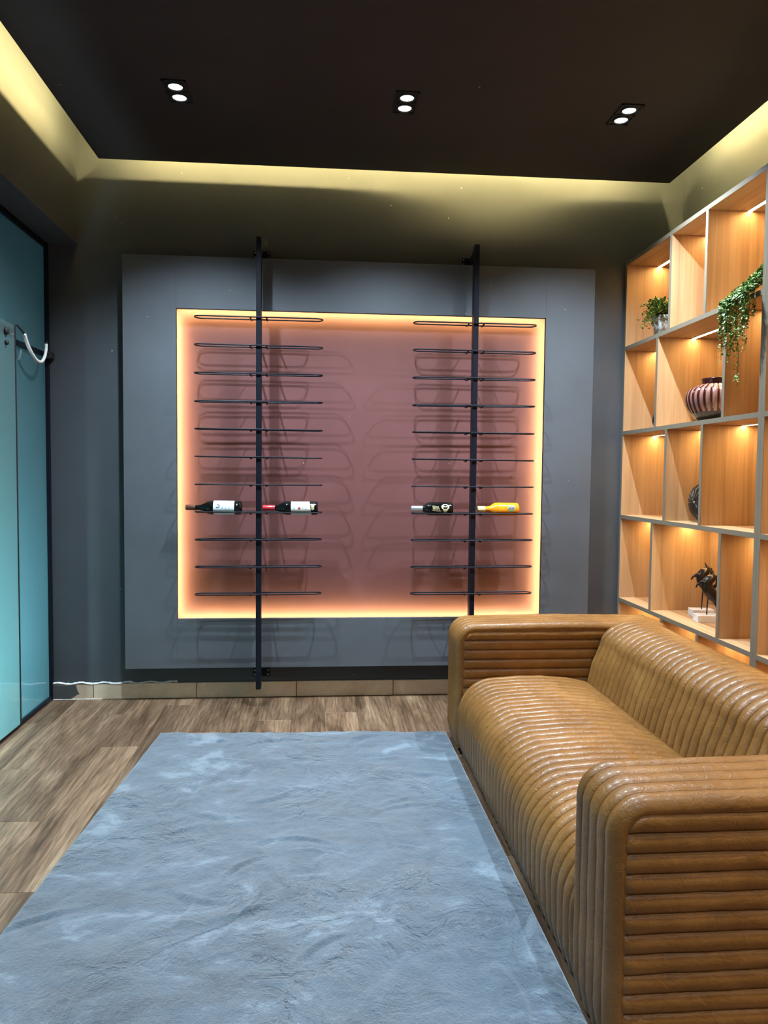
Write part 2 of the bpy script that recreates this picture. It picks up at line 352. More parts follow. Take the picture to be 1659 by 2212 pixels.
# ================================================================ COVE LIGHT
ct=thing('cove_light',(XBM+.28,2,ZC+.06),'warm yellow light strip hidden on top of the hanging ceiling edge','cove light')
def cove(pts,n):
    bm=bm_(); tube(bm,pts,.006,4,cap=False); obj(n,bm,M['cove'],ct)
zt=ZC+.06
def dist(x): # the loose strip wanders towards the lip in the middle of the back edge
    return .10-.062*math.exp(-((x-.95)/.42)**2)+.0*x
YR=D-.16; XL=XBM+.16; XR=XW-.16
def hgt(x): return .062+.03*math.exp(-((x-.95)/.42)**2)
cove([(XL+.12+i*.1,YR-dist(XL+.12+i*.1),zt+hgt(XL+.12+i*.1)) for i in range(int((XR-XL-.24)/.1)+1)],'led_strip')
cove([(XL+.075,YR-.12-i*1.2,zt+.058) for i in range(5)],'led_strip')
cove([(XR-.03,YR-.12-i*1.2,zt+.085) for i in range(5)],'led_strip')

# ================================================================ DOWNLIGHTS
def downlight(x,y,label,power,vis=True):
    t=thing('ceiling_downlight',(x,y,ZC),label,'downlight','twin downlights in the hanging ceiling' if vis else 'twin downlights behind the viewpoint')
    bm=bm_(); w2,h2=.05,.095
    for a in ((-w2,w2,-h2,-h2+.008),(-w2,w2,h2-.008,h2),(-w2,-w2+.008,-h2,h2),(w2-.008,w2,-h2,h2),(-w2,w2,-.004,.004)): box(bm,x+a[0],x+a[1],y+a[2],y+a[3],ZC-.006,ZC)
    box(bm,x-w2+.001,x+w2-.001,y-h2+.001,y+h2-.001,ZC-.002,ZC)
    obj('trim_frame',bm,M['rubber'],t)
    for s in (-1,1):
        cy=y+s*.045
        bm=bm_(); lathe(bm,[(.039,-.001),(.039,-.008),(.031,-.009),(.030,-.004)],(x,cy,ZC),seg=24,cap=False); bez=obj('lamp_ring',bm,M['rubber'],t,True)
        bm=bm_(); lathe(bm,[(.0001,-.0045),(.029,-.0045),(.029,-.002),(.0001,-.002)],(x,cy,ZC),seg=24,cap=False); obj('lamp',bm,M['lens'],t)
        l=bpy.data.lights.new('lamp_beam','SPOT'); l.energy=power; l.color=COOL; l.spot_size=R(123 if vis else 112); l.spot_blend=1; l.shadow_soft_size=.009
        o=bpy.data.objects.new('lamp_beam',l); C.objects.link(o); o.parent=t; o.location=(0,s*.045,-.02)
    return t
downlight(-.633,3.305,'black twin downlight at the left, nearest the glass wall',SPOT_W)
downlight(.348,3.30,'black twin downlight in the middle of the ceiling row',SPOT_W)
downlight(1.34,3.31,'black twin downlight at the right, nearest the bookcase',SPOT_W)
for x,wh in ((-.633,'on the glass wall side'),(.348,'over the middle of the rug'),(1.34,'above the near end of the sofa')): downlight(x,1.25,'black twin downlight in the row nearer the viewpoint, '+wh,REAR_W,False)
for x,wh in ((-.633,'the glass wall side'),(.348,'the middle'),(1.34,'the bookcase side')): downlight(x,-.75,'black twin downlight in the rear row, on '+wh,BACK_W,False)

# ================================================================ GLASS WALL, DOOR AND FITTINGS
gw=thing('glass_partition',(XG,3,0),'fixed floor-to-beam frosted teal glass sheet along the left side with black edge channels','glass partition')
def gbox(n,*a,m='black'): return obj(n,B(*a),M[m],gw,bevel=.001)
gbox('edge_channel',-1.530,-1.494,D-.022,D,0,2.5); gbox('edge_channel',-1.530,-1.497,.15,D-.022,-.001,.022); gbox('edge_channel',-1.530,-1.497,.15,D-.022,2.472,2.5)
bm=bm_(); gx0,gx1=-1.520,-1.512; 
box(bm,gx0,gx1,.15,D-.02,1.985,2.475); box(bm,gx0,gx1,3.69,D-.02,.02,1.985)
obj('glass_sheet',bm,M['glass'],gw)
dr=thing('glass_door',(-1.482,3.0,.03),'frosted pale green glass door leaf in front of the teal glass, with two black round fittings','glass door')
obj('door_leaf',B(-1.488,-1.478,2.75,3.700,.03,1.965),M['door_glass'],dr)
obj('edge_seal',B(-1.490,-1.476,3.700,3.712,.03,1.968),M['rubber'],dr)
for z,r_ in ((1.918,.017),(1.865,.011)):
    bm=bm_(); lathe(bm,[(.001,.014),(r_*.75,.014),(r_,.009),(r_,0),(.001,0)],(-1.478,3.597,z),'x',20); obj('round_fitting',bm,M['rubber'],dr,True)
dd=thing('glass_door',(-1.482,1.4,.03),'second frosted glass door leaf nearer the viewpoint, beyond the photograph','glass door')
obj('door_leaf',B(-1.488,-1.478,.2,2.74,.03,1.965),M['door_glass'],dd)
rail=thing('door_rail',(-1.5,3.9,1.88),'black horizontal rail crossing behind the glass door edge to the back wall','rail')
obj('bar',B(-1.510,-1.496,3.2,D-.02,1.884,1.910),M['black'],rail,bevel=.001)
obj('end_block',B(-1.509,-1.468,D-.06,D-.0005,1.878,1.915),M['rubber'],rail,bevel=.002)
cb=thing('coiled_cable_sleeve',(-1.455,3.74,1.84),'white ribbed cable sleeve hanging in a loop from the glass door corner','cable')
ctrl=[Vector(p) for p in ((-1.452,3.752,1.932),(-1.452,3.785,1.893),(-1.452,3.845,1.852),(-1.452,3.905,1.829),(-1.452,3.965,1.832),(-1.452,4.01,1.865),(-1.452,4.03,1.905),(-1.452,4.035,1.934))]
def catmull(c,n):
    o=[]; cc=[c[0]*2-c[1]]+c+[c[-1]*2-c[-2]]
    for i in range(1,len(cc)-2):
        for k in range(n):
            t=k/n; p0,p1,p2,p3=cc[i-1:i+3]; o.append(.5*((2*p1)+(-p0+p2)*t+(2*p0-5*p1+4*p2-p3)*t*t+(-p0+3*p1-3*p2+p3)*t**3))
    return o+[c[-1]]
pp=catmull(ctrl,20)
bm=bm_(); tube(bm,pp,[.0078+(.0013*(i%3==0) if i<75 else .0004*(i%3==0)) for i in range(len(pp))],10); obj('sleeve',bm,M['white_plastic'],cb,True)
bm=bm_(); tube(bm,[(-1.470,3.712,1.966),(-1.466,3.722,1.962),(-1.454,3.752,1.938)],.0055,8); obj('hook_rod',bm,M['rubber'],cb)
bm=bm_(); tube(bm,[(-1.452,4.035,1.930),(-1.455,4.05,1.946),(-1.470,4.075,1.925),(-1.478,4.10,1.905),(-1.482,D-.055,1.90)],.005,8); obj('end_cable',bm,M['rubber'],cb)

# ================================================================ BOTTLE RACKS
HY=4.02; HZ=[2.093-.1474*k for k in range(11)]
rk=thing('bottle_rack',(-.349,HY,.099),'black metal post rack of oval hoops at the left of the niche','bottle rack','wine racks of oval hoops')
PX=-.349
bm=B(PX-.0135,PX+.0135,HY-.0275,HY+.0275,.099,2.515); obj('post',bm,M['black'],rk,bevel=.0015)
for zc,sg in ((2.475,1),(.140,-1)):
    pl=obj('wall_bracket',B(PX-.047,PX+.047,D-.005,D,zc-.022,zc+.022),M['black'],rk,bevel=.001)
    for sx in (-1,1):
        for sz in (-1,1):
            bm=bm_(); lathe(bm,[(.0001,-.003),(.0035,-.003),(.004,0)],(PX+sx*.037,D-.005,zc+sz*.012),'y',8); obj('bolt',bm,M['steel'],pl)
    bm=bm_()
    for y0,y1,z0,z1 in ((HY+.026,D-.004,zc-.012,zc+.018),): box(bm,PX-.004,PX+.004,y0,y1,z0,z1)
    a=[(HY+.026,zc+.012*sg),(HY+.026,zc+.038*sg),(D-.10,zc+.030*sg),(D-.03,zc+.012*sg)]
    f=[bm.verts.new((PX-.004,y,z)) for y,z in a]; g=[bm.verts.new((PX+.004,y,z)) for y,z in a]; bm.faces.new(f); bm.faces.new(g)
    for i in range(4): bm.faces.new((f[i],f[(i+1)%4],g[(i+1)%4],g[i]))
    obj('bracket_arm',bm,M['black'],rk)
HL=.3375; HR=.035
def hoop(z,yaw,tilt,seed):
    bm=bm_(); pts=[]; n=10
    for i in range(n+1): a=-PI/2+PI*i/n; pts.append((HL-HR+HR*math.cos(a),HR*math.sin(a)))
    for i in range(n+1): a=PI/2+PI*i/n; pts.append((-HL+HR+HR*math.cos(a),HR*math.sin(a)))
    T_=Matrix.Translation((PX,HY,z))@Matrix.Rotation(yaw,4,'Z')@Matrix.Rotation(tilt,4,'Y')
    tube(bm,[T_@Vector((x,y,0)) for x,y in pts],.004,6,closed=True)
    h=obj('hoop',bm,M['black'],rk,True)
    for sx in (-1,1):
        bm=bm_(); x=sx*.042; tube(bm,[T_@Vector((x-.006*0,-HR,-.004)),T_@Vector((x,-HR*.5,-.0075)),T_@Vector((x,HR*.5,-.0075)),T_@Vector((x,HR,-.004))],.0048,6); obj('clip',bm,M['black'],h,True)
for k,z in enumerate(HZ):
    q=.002 if k==7 else 1
    hoop(z,R(rnd.uniform(-.35,.35))*q,R(rnd.uniform(-.35,.35))*q,k)
dup(rk,(1.166,0,-.001),'black metal post rack of oval hoops at the right of the niche')

# ---------------- bottles
def on_cyl(bm,cx,cy,cz,r,pts2d,mi=0):   # polygon given as (x, angle) wrapped on an X-axis cylinder, angle 0 = towards the viewer
    vs_=[bm.verts.new((cx+x,cy-r*math.cos(a),cz+r*math.sin(a))) for x,a in pts2d]; f=bm.faces.new(vs_); f.material_index=mi
def patch(cx,cy,cz,r,x0,x1,a0,a1,n=24,mi=0,bm=None):
    bm=bm or bm_(); return grid(bm,2,n,lambda u,v:(cx+x0+(x1-x0)*u,cy-r*math.cos(a0+(a1-a0)*v),cz+r*math.sin(a0+(a1-a0)*v)),mi)
def disk_on(bm,cx,cy,cz,r,x,z,rx,rz,n=16,inner=0,mi=0,a0=0,a1=2*PI):
    ri=inner; pts=[]
    for i in range(n):
        t0=a0+(a1-a0)*i/n; t1=a0+(a1-a0)*(i+1)/n
        q=[(x+rx*math.cos(t0),(z+rz*math.sin(t0))/r),(x+rx*math.cos(t1),(z+rz*math.sin(t1))/r)]
        if ri: q+=[(x+rx*ri*math.cos(t1),(z+rz*ri*math.sin(t1))/r),(x+rx*ri*math.cos(t0),(z+rz*ri*math.sin(t0))/r)]
        else: q+=[(x,z/r)]
        on_cyl(bm,cx,cy,cz,r,q,mi)
def text_on(name,s,size,cx,cy,cz,r,x,z,m,parent,rot=0):
    cu=bpy.data.curves.new(name,'FONT'); cu.body=s; cu.size=size; cu.align_x='CENTER'; cu.align_y='CENTER'; cu.resolution_u=2
    to=bpy.data.objects.new(name,cu); C.objects.link(to); dg=bpy.context.evaluated_depsgraph_get(); me=bpy.data.meshes.new_from_object(to.evaluated_get(dg))
    bpy.data.objects.remove(to); bm=bm_(); bm.from_mesh(me); c,s_=math.cos(rot),math.sin(rot)
    for v in bm.verts:
        u=x+v.co.x*c-v.co.y*s_; h=z+v.co.x*s_+v.co.y*c; a=h/r; v.co=Vector((cx+u,cy-r*math.cos(a),cz+r*math.sin(a)))
    return obj(name,bm,m,parent)
BZ=HZ[7]+.0223+.001
def bottle(x0,prof,loc_label,m,parts):
    t=thing('bottle',(x0+.15,HY,BZ-.0375),loc_label,'bottle','bottles lying on the rack hoops')
    bm=bm_(); lathe(bm,[(r_,x) for x,r_ in prof],(x0,HY,BZ),'x',32); obj('glass_body',bm,m,t,True); parts(t,x0); return t
bordeaux=[(0,.0125),(.004,.0145),(.008,.0145),(.012,.0138),(.062,.0140),(.078,.0155),(.098,.026),(.113,.0335),(.128,.0368),(.135,.0372),(.285,.0372),(.292,.035),(.296,.029),(.2965,.001)]
def w1(t,x0):
    bm=bm_(); lathe(bm,[(.001,-.001),(.0135,-.001),(.0152,.003),(.0150,.05),(.0150,.051)],(x0,HY,BZ),'x',24,cap=False); obj('foil_capsule',bm,M['capsule_brown'],t,True)
    lb=obj('label',patch(x0,HY,BZ,.0376,.148,.258,-1.5,1.35),M['label_white'],t,True)
    bm=bm_(); disk_on(bm,x0,HY,BZ,.0379,.171,.010,.0115,.0115,24,.55,0,-2.6,1.9); obj('ring_mark',bm,M['ink_blue'],lb)
    for i,(x,z,s) in enumerate(((.196,.004,'Château'),(.214,-.002,'Grand Vin'),(.231,-.004,'Bordeaux'))): text_on('print',s,.0075,x0,HY,BZ,.0379,x,z,M['ink_grey'],lb,PI/2)
    text_on('print','16',.011,x0,HY,BZ,.0377,.272,.018,M['label_white'],t,PI/2)
def w2(t,x0):
    bm=bm_(); lathe(bm,[(.001,-.001),(.0135,-.001),(.0152,.003),(.0150,.064),(.0150,.065)],(x0,HY,BZ),'x',24,cap=False); obj('foil_capsule',bm,M['capsule_red'],t,True)
    bm=bm_(); grid(bm,2,24,lambda u,v:(x0+.152+(.098+.014*(1-v))*u,HY-.0376*math.cos(-1.5+2.75*v),BZ+.0376*math.sin(-1.5+2.75*v))); lb=obj('label',bm,M['label_cream'],t,True)
    bm=bm_(); disk_on(bm,x0,HY,BZ,.0379,.196,.000,.0075,.0065,8); obj('crest',bm,M['ink_red'],lb)
    for x,z,s in ((.168,.008,'Réserve'),(.215,.008,'Cuvée'),(.231,.004,'Rouge')): text_on('print',s,.009,x0,HY,BZ,.0379,x,z,M['ink_blue'] if x<.17 else M['ink_grey'],lb,PI/2)
    bm=bm_(); disk_on(bm,x0,HY,BZ,.0377,.268,.014,.0095,.0095,20); disk_on(bm,x0,HY,BZ,.0378,.268,.000,.0085,.0095,20); obj('sticker',bm,M['sticker'],t)
bottle(-.735,bordeaux,'dark wine bottle with brown capsule and white label bearing a blue ring',M['wine'],w1)
bottle(-.328,bordeaux,'dark wine bottle with red capsule and cream label with small red crest',M['wine'],w2)
rum=[(0,.0125),(.003,.0142),(.015,.0150),(.060,.0158),(.072,.020),(.085,.030),(.095,.0352),(.104,.0368),(.215,.0368),(.224,.035),(.229,.029),(.230,.001)]
def skull(t,x0,r,face,hole,dx):
    bm=bm_(); X=x0; 
    disk_on(bm,X,HY,BZ,r,.181+dx,.013,.022,.0165,24); disk_on(bm,X,HY,BZ,r,.181+dx,-.006,.012,.0085,14)
    sk=obj('skull_print',bm,face,t)
    bm=bm_(); r2=r+.0003
    disk_on(bm,X,HY,BZ,r2,.173+dx,.009,.0048,.0042,12); disk_on(bm,X,HY,BZ,r2,.190+dx,.011,.0052,.0042,12); disk_on(bm,X,HY,BZ,r2,.182+dx,.002,.0022,.0028,8)
    for i in range(4): on_cyl(bm,X,HY,BZ,r2,[(.1735+dx+i*.0045,-.012/r),(.1745+dx+i*.0045,-.012/r),(.1745+dx+i*.0045,-.004/r),(.1735+dx+i*.0045,-.004/r)])
    obj('skull_print',bm,hole,t)
def r1(t,x0):
    bm=bm_(); lathe(bm,[(.001,-.001),(.0135,-.001),(.0162,.003),(.0162,.055),(.0168,.066)],(x0,HY,BZ),'x',24,cap=False); obj('foil_seal',bm,M['silver'],t,True)
    skull(t,x0,.0371,M['gold'],M['black_ink'],.003)
    for i,s in enumerate(("DEAD","MAN'S","FINGERS")): text_on('print',s,.0135 if i<2 else .0125,x0,HY,BZ,.0371,.131+.003*i,.012-.0105*i,M['gold'],t,R(-8))
    text_on('print','RUM',.010,x0,HY,BZ,.0371,.183,-.0185,M['gold'],t)
def r2(t,x0):
    bm=bm_(); lathe(bm,[(.001,-.001),(.0135,-.001),(.0162,.003),(.0162,.040),(.0163,.042)],(x0,HY,BZ),'x',24,cap=False); obj('foil_seal',bm,M['seal_yellow'],t,True)
    bm=bm_(); lathe(bm,[(.001,-.0018),(.010,-.0018),(.011,-.0008)],(x0,HY,BZ),'x',20); obj('cap_top',bm,M['rubber'],t)
    bm=bm_(); disk_on(bm,x0,HY,BZ,.0370,.182,.004,.020,.0105,20); obj('skull_print',bm,M['purple_print'],t)
    skull(t,x0,.0372,M['green_print'],M['purple_print'],.002)
    for i,s in enumerate(("DEAD","MAN'S","FINGERS")): text_on('print',s,.0135 if i<2 else .0125,x0,HY,BZ,.0372,.131+.003*i,.006-.0105*i,M['yellow_print'],t,R(-8))
    text_on('print','MANGO',.007,x0,HY,BZ,.0371,.185,-.0185,M['yellow_print'],t)
bottle(.477,rum,'short black bottle with gold skull print and silver neck seal, on the right rack',M['wine'],r1)
bottle(.845,rum,'short orange bottle with green and purple skull print, rightmost on the racks',M['orange'],r2)

# ================================================================ BOOKCASE
XB=1.7274; BD=.022
def shelf_z(k): return 2.5028-BD/2-k*.4845      # centre of board k: 0 = top
BAY=1.385
def bookcase(y1,label):
    y0=y1-BAY; t=thing('bookcase',((XB+XW)/2,(y0+y1)/2,0),label,'bookcase','open oak bookcase units along the right wall')
    xb=XW-.006
    def board(n,m,x0,x1,a,b,z0,z1):
        o=obj(n,B(x0,x1,a,b,z0,z1),M[m],t,bevel=.0006); return o
    def edge(a,b,z0,z1): return (XB-.001,XB,a,b,z0,z1)
    for a,b in ((y0,y0+BD),(y1-BD,y1)):
        o=board('side_board','oak_v',XB,xb,a,b,0,2.5028); obj('edge_band',B(*edge(a+.0003,b-.0003,0,2.5028)),M['edge'],o)
    for k in range(6):
        z=shelf_z(k) if k<5 else .06
        o=board('shelf','oak_h',XB,xb-.008,y0+BD,y1-BD,z-BD/2,z+BD/2); obj('edge_band',B(*edge(y0+BD,y1-BD,z-BD/2+.0003,z+BD/2-.0003)),M['edge'],o)
    o=board('back_board','oak_v',xb-.008,xb-.001,y0+.002,y1-.002,.06,2.49)
    divs={0:(.563,.913),1:(.436,1.095),2:(.563,.923),3:(.430,1.107),4:(.567,.935)}
    for r_ in range(5):
        zt=shelf_z(r_)-BD/2; zb=(shelf_z(r_+1) if r_<4 else .06)+BD/2
        ys=[y1-d for d in divs[r_]]
        for yy in ys:
            o=board('divider','oak_v',XB+.0005,xb-.008,yy-BD/2,yy+BD/2,zb,zt); obj('edge_band',B(*edge(yy-BD/2+.0003,yy+BD/2-.0003,zb,zt)),M['edge'],o)
        lim=[y1-BD]+[v for yy in ys for v in (yy+BD/2,yy-BD/2)]+[y0+BD]
        for a,b in zip(lim[0::2],lim[1::2]):
            s_=obj('led_strip',B(1.909,1.927,b+.001,a-.001,zt-.004,zt),[M['white_plastic'],M['shelf_led']],t)
            for f in s_.data.polygons: f.material_index=int(f.normal.z<-.9)
    return t
bk1=bookcase(D-.001,'open oak bookcase unit in the far right corner, holding plants, vases and sculptures')
bk2=dup(bk1,(0,-BAY,0),'open oak bookcase unit behind the near end of the sofa, cut by the right edge')
bk3=dup(bk1,(0,-2*BAY,0),'open oak bookcase unit nearest the viewpoint, outside the photograph')
top=[shelf_z(k)+BD/2 for k in range(5)]

# ---------------- plants
def leaf(bm,p,d,up,ln,wd,mi=0):
    d=d.normalized(); s=d.cross(up); s=s.normalized() if s.length>1e-4 else Vector((1,0,0)); n=s.cross(d)
    a=bm.verts.new(p); b=bm.verts.new(p+d*ln*.45+s*wd+n*ln*.06); c=bm.verts.new(p+d*ln-n*ln*.12); e=bm.verts.new(p+d*ln*.45-s*wd+n*ln*.06); m_=bm.verts.new(p+d*ln*.5-n*ln*.03)
    for f in ((a,b,m_),(b,c,m_),(c,e,m_),(e,a,m_)): bm.faces.new(f)
rp=random.Random(11)
pz=top[1]; pc=Vector((1.815,3.90,pz))
t=thing('potted_plant',pc,'small bushy green plant in a whitewashed pot on the upper shelf, far end','plant','plants on the upper shelf')
bm=bm_(); lathe(bm,[(.036,0),(.038,.002),(.047,.088),(.0475,.092),(.051,.093),(.052,.118),(.048,.118),(.045,.10)],pc,seg=28,cap=False); bmesh.ops.create_circle(bm,cap_ends=True,segments=28,radius=.036,matrix=Matrix.Translation(pc+Vector((0,0,.001)))); obj('pot',bm,M['pot'],t,True)
bm=bm_(); bmesh.ops.create_circle(bm,cap_ends=True,segments=24,radius=.046,matrix=Matrix.Translation(pc+Vector((0,0,.105)))); obj('soil',bm,M['soil'],t)
fo=bm_(); st=bm_()
for i in range(150):
    a=rp.uniform(0,2*PI); el=rp.uniform(-.35,1.45); ln=rp.uniform(.05,.115)*(1.05 if el>0 else .95); dirv=Vector((math.cos(a)*math.cos(el),math.sin(a)*math.cos(el),math.sin(el)+.15))
    p0=pc+Vector((math.cos(a)*.02,math.sin(a)*.02,.112)); pts=[p0+Vector((0,0,.02))*0]
    for k in range(1,6): pts.append(p0+dirv*ln*k/5+Vector((0,0,.03*math.sin(k/5*PI)-.03*(k/5)**2)))
    pts=[Vector((min(p.x,2.03),min(p.y,4.16),p.z)) for p in pts]
    tube(st,pts,.0009,3,cap=False)
    for k in range(1,6):
        for s in range(3):
            dd_=(Vector((rp.uniform(-1,1),rp.uniform(-1,1),rp.uniform(-.4,1)))+dirv*.6); leaf(fo,pts[k],dd_,Vector((rp.uniform(-.4,.4),rp.uniform(-.4,.4),1)),rp.uniform(.012,.020),rp.uniform(.004,.0065))
o=obj('foliage',fo,M['leaf'],t); o['kind']='stuff'; o=obj('stems',st,M['stem'],t); o['kind']='stuff'
pc=Vector((1.845,2.935,pz))
t=thing('trailing_plant',pc,'long trailing green vine spilling over the upper shelf edge','plant','plants on the upper shelf')
bm=bm_(); lathe(bm,[(.036,0),(.038,.002),(.050,.085),(.046,.085),(.044,.075)],pc,seg=28,cap=False); bmesh.ops.create_circle(bm,cap_ends=True,segments=28,radius=.036,matrix=Matrix.Translation(pc+Vector((0,0,.001)))); obj('pot',bm,M['pot'],t,True)
fo=bm_(); st=bm_()
for i in range(30):
    ye=2.865+.235*((i*.618)%1)+rp.uniform(-.006,.006); q=(ye-2.865)/.235
    xe=XB-.012-rp.uniform(.0,.030)
    drop=rp.choice((.06,.12,.17,.22))+rp.uniform(-.02,.04)+ (.05 if .3<q<.65 or q<.12 else 0)+(.09 if abs(q-.36)<.07 else 0)
    cp_=[pc+Vector((0,0,.075)),pc+Vector(((xe-pc.x)*.35,(ye-pc.y)*.3,.125-.03*q)),Vector((XB+.025,pc.y+(ye-pc.y)*.8,pz+.035+rp.uniform(-.01,.045)*(1-q*.5))),Vector((xe,ye,pz-.005)),Vector((xe+rp.uniform(-.006,.006),ye+rp.uniform(-.012,.012),pz-drop*.5)),Vector((xe+rp.uniform(-.006,.006),ye+rp.uniform(-.02,.02),pz-drop))]
    pts=catmull(cp_,9); tube(st,pts,.0009,3,cap=False)
    for k in range(6,len(pts)):
        for s in range(2 if k>27 else 3):
            dv=Vector((rp.uniform(-1,.4),rp.uniform(-1,1),rp.uniform(-.8,.35)))
            leaf(fo,pts[k]+Vector((rp.uniform(-.003,.001),rp.uniform(-.004,.004),rp.uniform(0,.004))),dv,Vector((rp.uniform(-.7,.1),rp.uniform(-.4,.4),.8)),rp.uniform(.012,.021),rp.uniform(.0045,.0075))
o=obj('foliage',fo,M['vine'],t); o['kind']='stuff'; o=obj('stems',st,M['stem'],t); o['kind']='stuff'

# ---------------- vases
vz=top[2]; vc=Vector((1.875,3.425,vz))
t=thing('striped_vase',vc,'round pink and dark red striped vase on the second shelf down','vase')
vp=[(.068,0),(.078,.004),(.108,.035),(.132,.075),(.140,.110),(.138,.140),(.124,.163),(.095,.177),(.075,.180)]
def vr(h):
    for (r0,h0),(r1_,h1) in zip(vp,vp[1:]):
        if h<=h1: return r0+(r1_-r0)*(h-h0)/(h1-h0)
    return vp[-1][0]
from itertools import accumulate
bm=bm_(); ns=28; seg=ns*6; hs=[.18*(i/30) for i in range(31)]; rings=[]
def smooth_r(h): return sum(vr(max(0,min(.18,h+d)))*w_ for d,w_ in ((-.012,.25),(0,.5),(.012,.25)))
for h in hs:
    ring=[]
    for k in range(seg):
        ph=(k%6)/6; dep=-.0035 if ph<.30 else .0015*math.sin((ph-.3)/.7*PI)
        sc_=min(1,max(0,(h-.02)/.05)); r_=smooth_r(h)+dep*sc_*min(1,(.18-h)/.02+.2); a=2*PI*k/seg
        ring.append(bm.verts.new(vc+Vector((r_*math.cos(a),r_*math.sin(a),h))))
    rings.append(ring)
for i in range(30):
    for k in range(seg):
        f=bm.faces.new((rings[i][k],rings[i][(k+1)%seg],rings[i+1][(k+1)%seg],rings[i+1][k])); ph=k%6
        f.material_index=2 if hs[i]<.045 else (1 if ph in (0,5) or (hs[i]<.06 and ph in (1,)) else 0)
bm.faces.new(rings[0][::-1]); obj('vase_body',bm,[M['vase_rib'],M['vase_groove'],M['vase_black']],t,True)
bm=bm_(); lathe(bm,[(.068,.174),(.070,.178),(.0685,.200),(.072,.206),(.071,.210),(.064,.210),(.061,.19)],vc,seg=40,cap=False); obj('rim',bm,M['vase_groove'],t,True)
vc=Vector((1.80,3.745,vz)); vc.y=4.025; vc.x=1.885
t=thing('round_vase',vc,'small round black vase half hidden behind a divider on the second shelf down','vase')
bm=bm_(); lathe(bm,[(.025,0)]+[(.052*math.sin(a)+.000,.052-.052*math.cos(a)) for a in [.5+.2*i for i in range(12)]],vc,seg=32,cap=False); bmesh.ops.translate(bm,verts=bm.verts[:],vec=(0,0,.0)); 
bmesh.ops.scale(bm,verts=bm.verts[:],vec=(1,1,1.12),space=Matrix.Translation(-vc)); obj('vase_body',bm,M['vase_black'],t,True)
bm=bm_(); lathe(bm,[(.018,.106),(.012,.113),(.012,.122),(.016,.126),(.012,.126)],vc,seg=24,cap=False); obj('neck',bm,M['vase_black'],t,True)
# ribbed disc standing on edge
vz=top[3]; dc=Vector((1.860,3.485,vz+.0995)); ax=Vector((-.985,-.10,0)).normalized(); side=Vector((-ax.y,ax.x,0)); up=Vector((0,0,1))
t=thing('ribbed_disc_vase',(dc.x,dc.y,vz),'dark fluted round vase standing on edge, behind a divider on the middle shelf','vase')
bm=bm_(); npet=16; sg=npet*8; rings=[]; prof=[(.004,.046),(.018,.050),(.040,.049),(.065,.041),(.086,.025),(.096,.008),(.096,-.008),(.086,-.024),(.06,-.038),(.03,-.045),(.004,-.046)]
for r_,h in prof:
    ring=[]
    for k in range(sg):
        a=2*PI*k/sg; ph=(k%8)/8; d_=.007*abs(math.sin(PI*ph))**.6*min(1,r_/.05); rr=r_*1.0
        ring.append(bm.verts.new(dc+(side*math.cos(a)+up*math.sin(a))*(rr+d_*.3-.004)+ax*(h+(d_ if h>0 else -d_))))
    rings.append(ring)
for i in range(len(prof)-1):
    for k in range(sg):
        f=bm.faces.new((rings[i][k],rings[i][(k+1)%sg],rings[i+1][(k+1)%sg],rings[i+1][k])); f.material_index=1 if (k%8 in (0,)) and 0<i<5 else 0
bm.faces.new(rings[0]); bm.faces.new(rings[-1]); obj('vase_body',bm,[M['disc'],M['disc_line']],t,True)
bm=bm_(); bmesh.ops.create_uvsphere(bm,u_segments=12,v_segments=8,radius=.006,matrix=Matrix.Translation(dc+ax*.053)); obj('centre_knob',bm,M['steel'],t,True)

